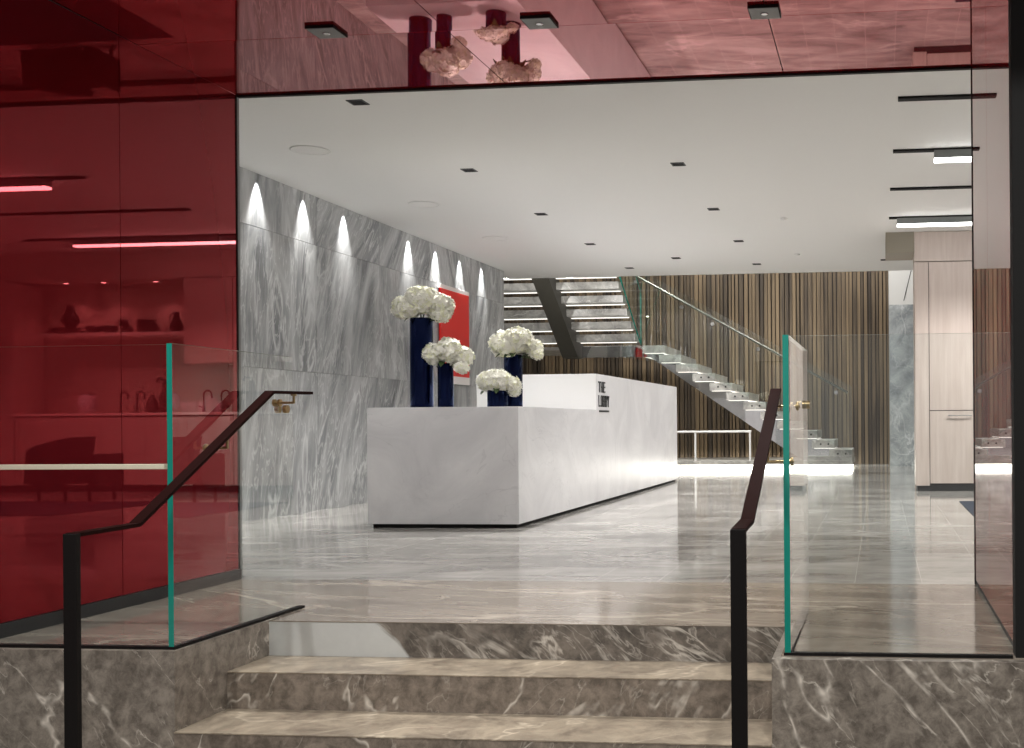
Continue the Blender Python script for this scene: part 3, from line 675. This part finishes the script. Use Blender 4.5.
for dx, dz, lb in ((0, 0, 'lower dark cup of the small stack beside the flat dishes'), (.06, .10, 'upper dark cup of the small stack beside the flat dishes')):
    c = thing('cup', lb, 'cup', (3.08+dx, YH, ZH+dz), 'stacked dark cups on the niche shelf')
    MB().lathe((3.08+dx, YH, ZH+dz), [(.04,0),(.062,.02),(.065,.1),(.058,.1),(.05,.02)], 24).build('body', M['kitem'], c)
    MB().tube([(3.135+dx, YH, ZH+dz+.08), (3.18+dx, YH, ZH+dz+.075), (3.18+dx, YH, ZH+dz+.035), (3.135+dx, YH, ZH+dz+.03)], .008, 8).build('handle', M['kitem'], c)
for i, lb in enumerate(('bottom', 'second from the bottom', 'third from the bottom', 'topmost')):
    lathed('plate', 'dark plate in the stack beside the jug, %s' % lb, 'plate', 2.76+.012*i, ZH+.05*i, [(.1,0),(.16-.012*i,.02),(.165-.012*i,.045),(.15-.012*i,.045),(.1,.02)], M['kitem2'], 'stacked dark plates on the niche shelf')
bt = thing('jug', 'tall dark jug at the wall cabinet end of the niche shelf', 'jug', (2.34, YH, ZH))
MB().lathe((2.34, YH, ZH), [(.07,0),(.09,.04),(.088,.12),(.05,.19),(.035,.23),(.04,.3),(.03,.3)], 24).build('body', M['kitem'], bt)
MB().tube([(2.38, YH, ZH+.28), (2.44, YH, ZH+.24), (2.44, YH, ZH+.14), (2.41, YH, ZH+.11)], .01, 8).build('handle', M['kitem'], bt)
ZT = 1.113; YT = YN+.3
jr = thing('glass_jar', 'round pale glass dispenser on the kitchen counter beside the taps', 'jar', (3.71, YT, ZT))
MB().lathe((3.71, YT, ZT), [(.06,0),(.1,.03),(.13,.12),(.12,.22),(.08,.27),(.06,.27)], 24).build('body', M['kglass'], jr)
MB().lathe((3.71, YT, ZT+.27), [(.085,0),(.085,.02),(.02,.03),(.02,.05),(.03,.06),(.01,.07)], 24).build('lid', M['steel'], jr)
for x, sg, lb in ((3.28, -1, 'dark curved tap on the counter, nearer to the glass jar'), (3.02, -1, 'dark curved tap on the counter, nearer to the canister')):
    t = thing('kitchen_tap', lb, 'tap', (x, YT+.1, ZT), 'curved taps on the kitchen counter'); sg = -1 if x < -9.8 else -1
    MB().lathe((x, YT+.1, ZT), [(.03,0),(.03,.015),(.018,.02),(.018,.05)], 16).build('base', M['kitem'], t)
    MB().tube([(x, YT+.1, ZT+.04)] + [(x + sg*.06*(1-math.cos(a)), YT+.1, ZT+.24+.07*math.sin(a)) for a in [i*math.pi/8 for i in range(8)]] + [(x+sg*.12, YT+.1, ZT+.2)], .014, 10).build('spout', M['kitem'], t)
    MB().tube([(x, YT+.1, ZT+.06), (x+.07, YT+.1, ZT+.09)], .009, 8).build('lever', M['kitem'], t)
lathed('canister', 'dark tapered canister between the taps and the siphon bottle', 'canister', 2.72, ZT, [(.07,0),(.085,.02),(.075,.14),(.05,.2),(.025,.25),(.02,.27)], M['kitem2'], y=YT)
cg = thing('soda_siphon', 'tall dark siphon bottle on the kitchen counter beside the canister', 'bottle', (2.52, YT, ZT))
MB().lathe((2.52, YT, ZT), [(.07,0),(.08,.02),(.08,.24),(.04,.32),(.035,.42),(.03,.44)], 24).build('body', M['kitem2'], cg)
MB().tube([(2.52, YT, ZT+.43), (2.52, YT, ZT+.47), (2.62, YT, ZT+.49), (2.65, YT, ZT+.44)], .016, 10).build('spout', M['kitem'], cg)
places = ['at the tall cabinet end of the row', 'second from the tall cabinet end of the row', 'in the middle of the row', 'second from the siphon end of the row', 'at the siphon end of the row']
for i in range(5):
    x = 1.72 + .125*i
    g = thing('drinking_glass', 'pale drinking glass on the counter, ' + places[i], 'glass', (x, YT, ZT), 'glasses on the kitchen counter')
    MB().lathe((x, YT, ZT), [(.035,0),(.045,.01),(.05,.15),(.046,.15),(.04,.02)], 20).build('bowl', M['kglass'], g)
lathed('glass_jar', 'round pale glass jar with open top behind the row of glasses', 'jar', 1.93, ZT, [(.06,0),(.12,.05),(.13,.13),(.1,.22),(.07,.25),(.065,.25)], M['kglass'], y=YT+.22)
# armchair in front of the kitchen
ch = thing('armchair', 'dark leather armchair in front of the kitchen, mirrored in the red wall', 'armchair', (2.5, 12.9, 0))
MB().bbox(2.12, 2.88, 12.72, 13.3, .22, .42, .05).build('seat', M['leather'], ch)
MB().prism([(2.90,.22),(2.12,.22),(2.02,.80),(2.30,.79),(2.72,.70),(2.86,.62)], 'y', 12.62, 12.74).build('backrest', M['leather'], ch)
for x in (2.05, 2.86): MB().bbox(x-.01, x+.07, 12.75, 13.28, .16, .58, .02).build('armrest', M['leather'], ch)
for x in (2.16, 2.84):
    for y in (12.8, 13.25): MB().tube([(x, y, 0), (x, y, .23)], .02).build('leg', M['black'], ch)

# ------------------------------------------------------------------ lights
def spot(name, loc, aim, power, angle, blend=.6, col=(1,.97,.93), size=.05):
    l = bpy.data.lights.new(name, 'SPOT'); l.energy = power; l.spot_size = math.radians(angle); l.spot_blend = blend; l.color = col; l.shadow_soft_size = size
    o = bpy.data.objects.new(name, l); COL.objects.link(o); o.location = loc
    o.rotation_euler = (Vector(aim) - Vector(loc)).to_track_quat('-Z', 'Y').to_euler(); return o
def area(name, loc, aim, power, sx, sy, col=(1,.97,.93)):
    l = bpy.data.lights.new(name, 'AREA'); l.shape = 'RECTANGLE'; l.size = sx; l.size_y = sy; l.energy = power; l.color = col
    o = bpy.data.objects.new(name, l); COL.objects.link(o); o.location = loc
    o.rotation_euler = (Vector(aim) - Vector(loc)).to_track_quat('-Z', 'Y').to_euler(); return o
for x, y, lb in GRID:
    spot('downlight_beam', (x, y, ZC-.02), (x, y, 0), (150 if y < 9 else 270) if x < -3.5 and y < 11 else 205, 115, .7)
for y in (7.6, 8.47, 9.33, 10.2, 11.07, 11.95, 13.67, 14.54, 15.41, 16.3):
    spot('wall_washer_beam', (XM+.05, y, ZC-.012), (XM+.005, y, 1.5), 150, 54, .9, size=.012)
for x in (-2.755, -1.655, -.54):
    spot('square_spot_beam', (x, 5.28, ZS-.06), (x, 5.1, -.1), 110, 80, .8)
for x in (1.5, 3.5):
    for y in (9, 13): spot('side_downlight_beam', (x, y, ZC-.05), (x-.6, y, 0), 260, 125, .7)
# stair hall and café
for x in (-6.5, -3.5, -.8): spot('stair_hall_beam', (x, 22.4, 6.3), (x, 22.4, 0), 420, 100, .7)
for x in (-3.5, -.5): spot('slat_washer_beam', (x, 19.6, 6.3), (x, 23.6, 2.2), 420, 70, .7)
for x in (4.03, 3.45, 2.65): spot('niche_beam', (x, YN+.3, NZ1-.03), (x, YN+.35, 1.9), 14, 110, .6)
for x in (-4.0, -1.5): spot('lower_flight_fill', (x, 18.45, 6.3), (x-.2, 21.6, 1.5), 900, 60, .7)  # unseen spots added to brighten the lower treads
for x in (-6.3, -5.2): spot('upper_flight_fill', (x, YC-.1, ZC-.03), (x, 20.6, 3.0), 60, 75, .7)  # added fill without fittings, lifts the faces of the upper treads
for x in (-3.3, -1.65, .2): spot('foreground_fill', (x, 2.3, 3.6), (x, 4.2, -.4), 250, 90, .8, col=(1,.97,.93))  # out-of-view fill added to brighten steps and base walls, no fixtures

w = bpy.data.worlds.new('World'); scene.world = w; w.use_nodes = True
bg = w.node_tree.nodes['Background']; bg.inputs['Color'].default_value = (1.0,.96,.92,1); bg.inputs['Strength'].default_value = .42

# ------------------------------------------------------------------ camera
F, CX, CY, A, RO = 1100., 769., 421.8, math.atan(.101), .0075
cd = bpy.data.cameras.new('Camera'); cam = bpy.data.objects.new('Camera', cd); COL.objects.link(cam); scene.camera = cam
cd.sensor_fit = 'HORIZONTAL'; cd.sensor_width = 36; cd.lens = F/1024*36
cd.shift_x = (512-CX)/1024; cd.shift_y = (CY-374)/1024; cd.clip_start = .05
fw = Vector((-math.sin(A), math.cos(A), 0)); rt = Vector((math.cos(A), math.sin(A), 0)); up = Vector((0,0,1))
c_, s_ = math.cos(RO), math.sin(RO)
r2 = rt*c_ - up*s_*1; u2 = up*c_ + rt*s_
mat = Matrix((r2, u2, -fw)).transposed().to_4x4(); mat.translation = (0,0,.92); cam.matrix_world = mat

vs = scene.view_settings; vs.view_transform = 'Standard'; vs.look = 'None'; vs.gamma = 1; vs.exposure = .08; vs.use_curve_mapping = False
cy = scene.cycles; cy.max_bounces = 10; cy.diffuse_bounces = 5; cy.glossy_bounces = 6; cy.transparent_max_bounces = 24
cy.caustics_reflective = False; cy.caustics_refractive = False; cy.use_denoising = True; cy.sample_clamp_indirect = 6
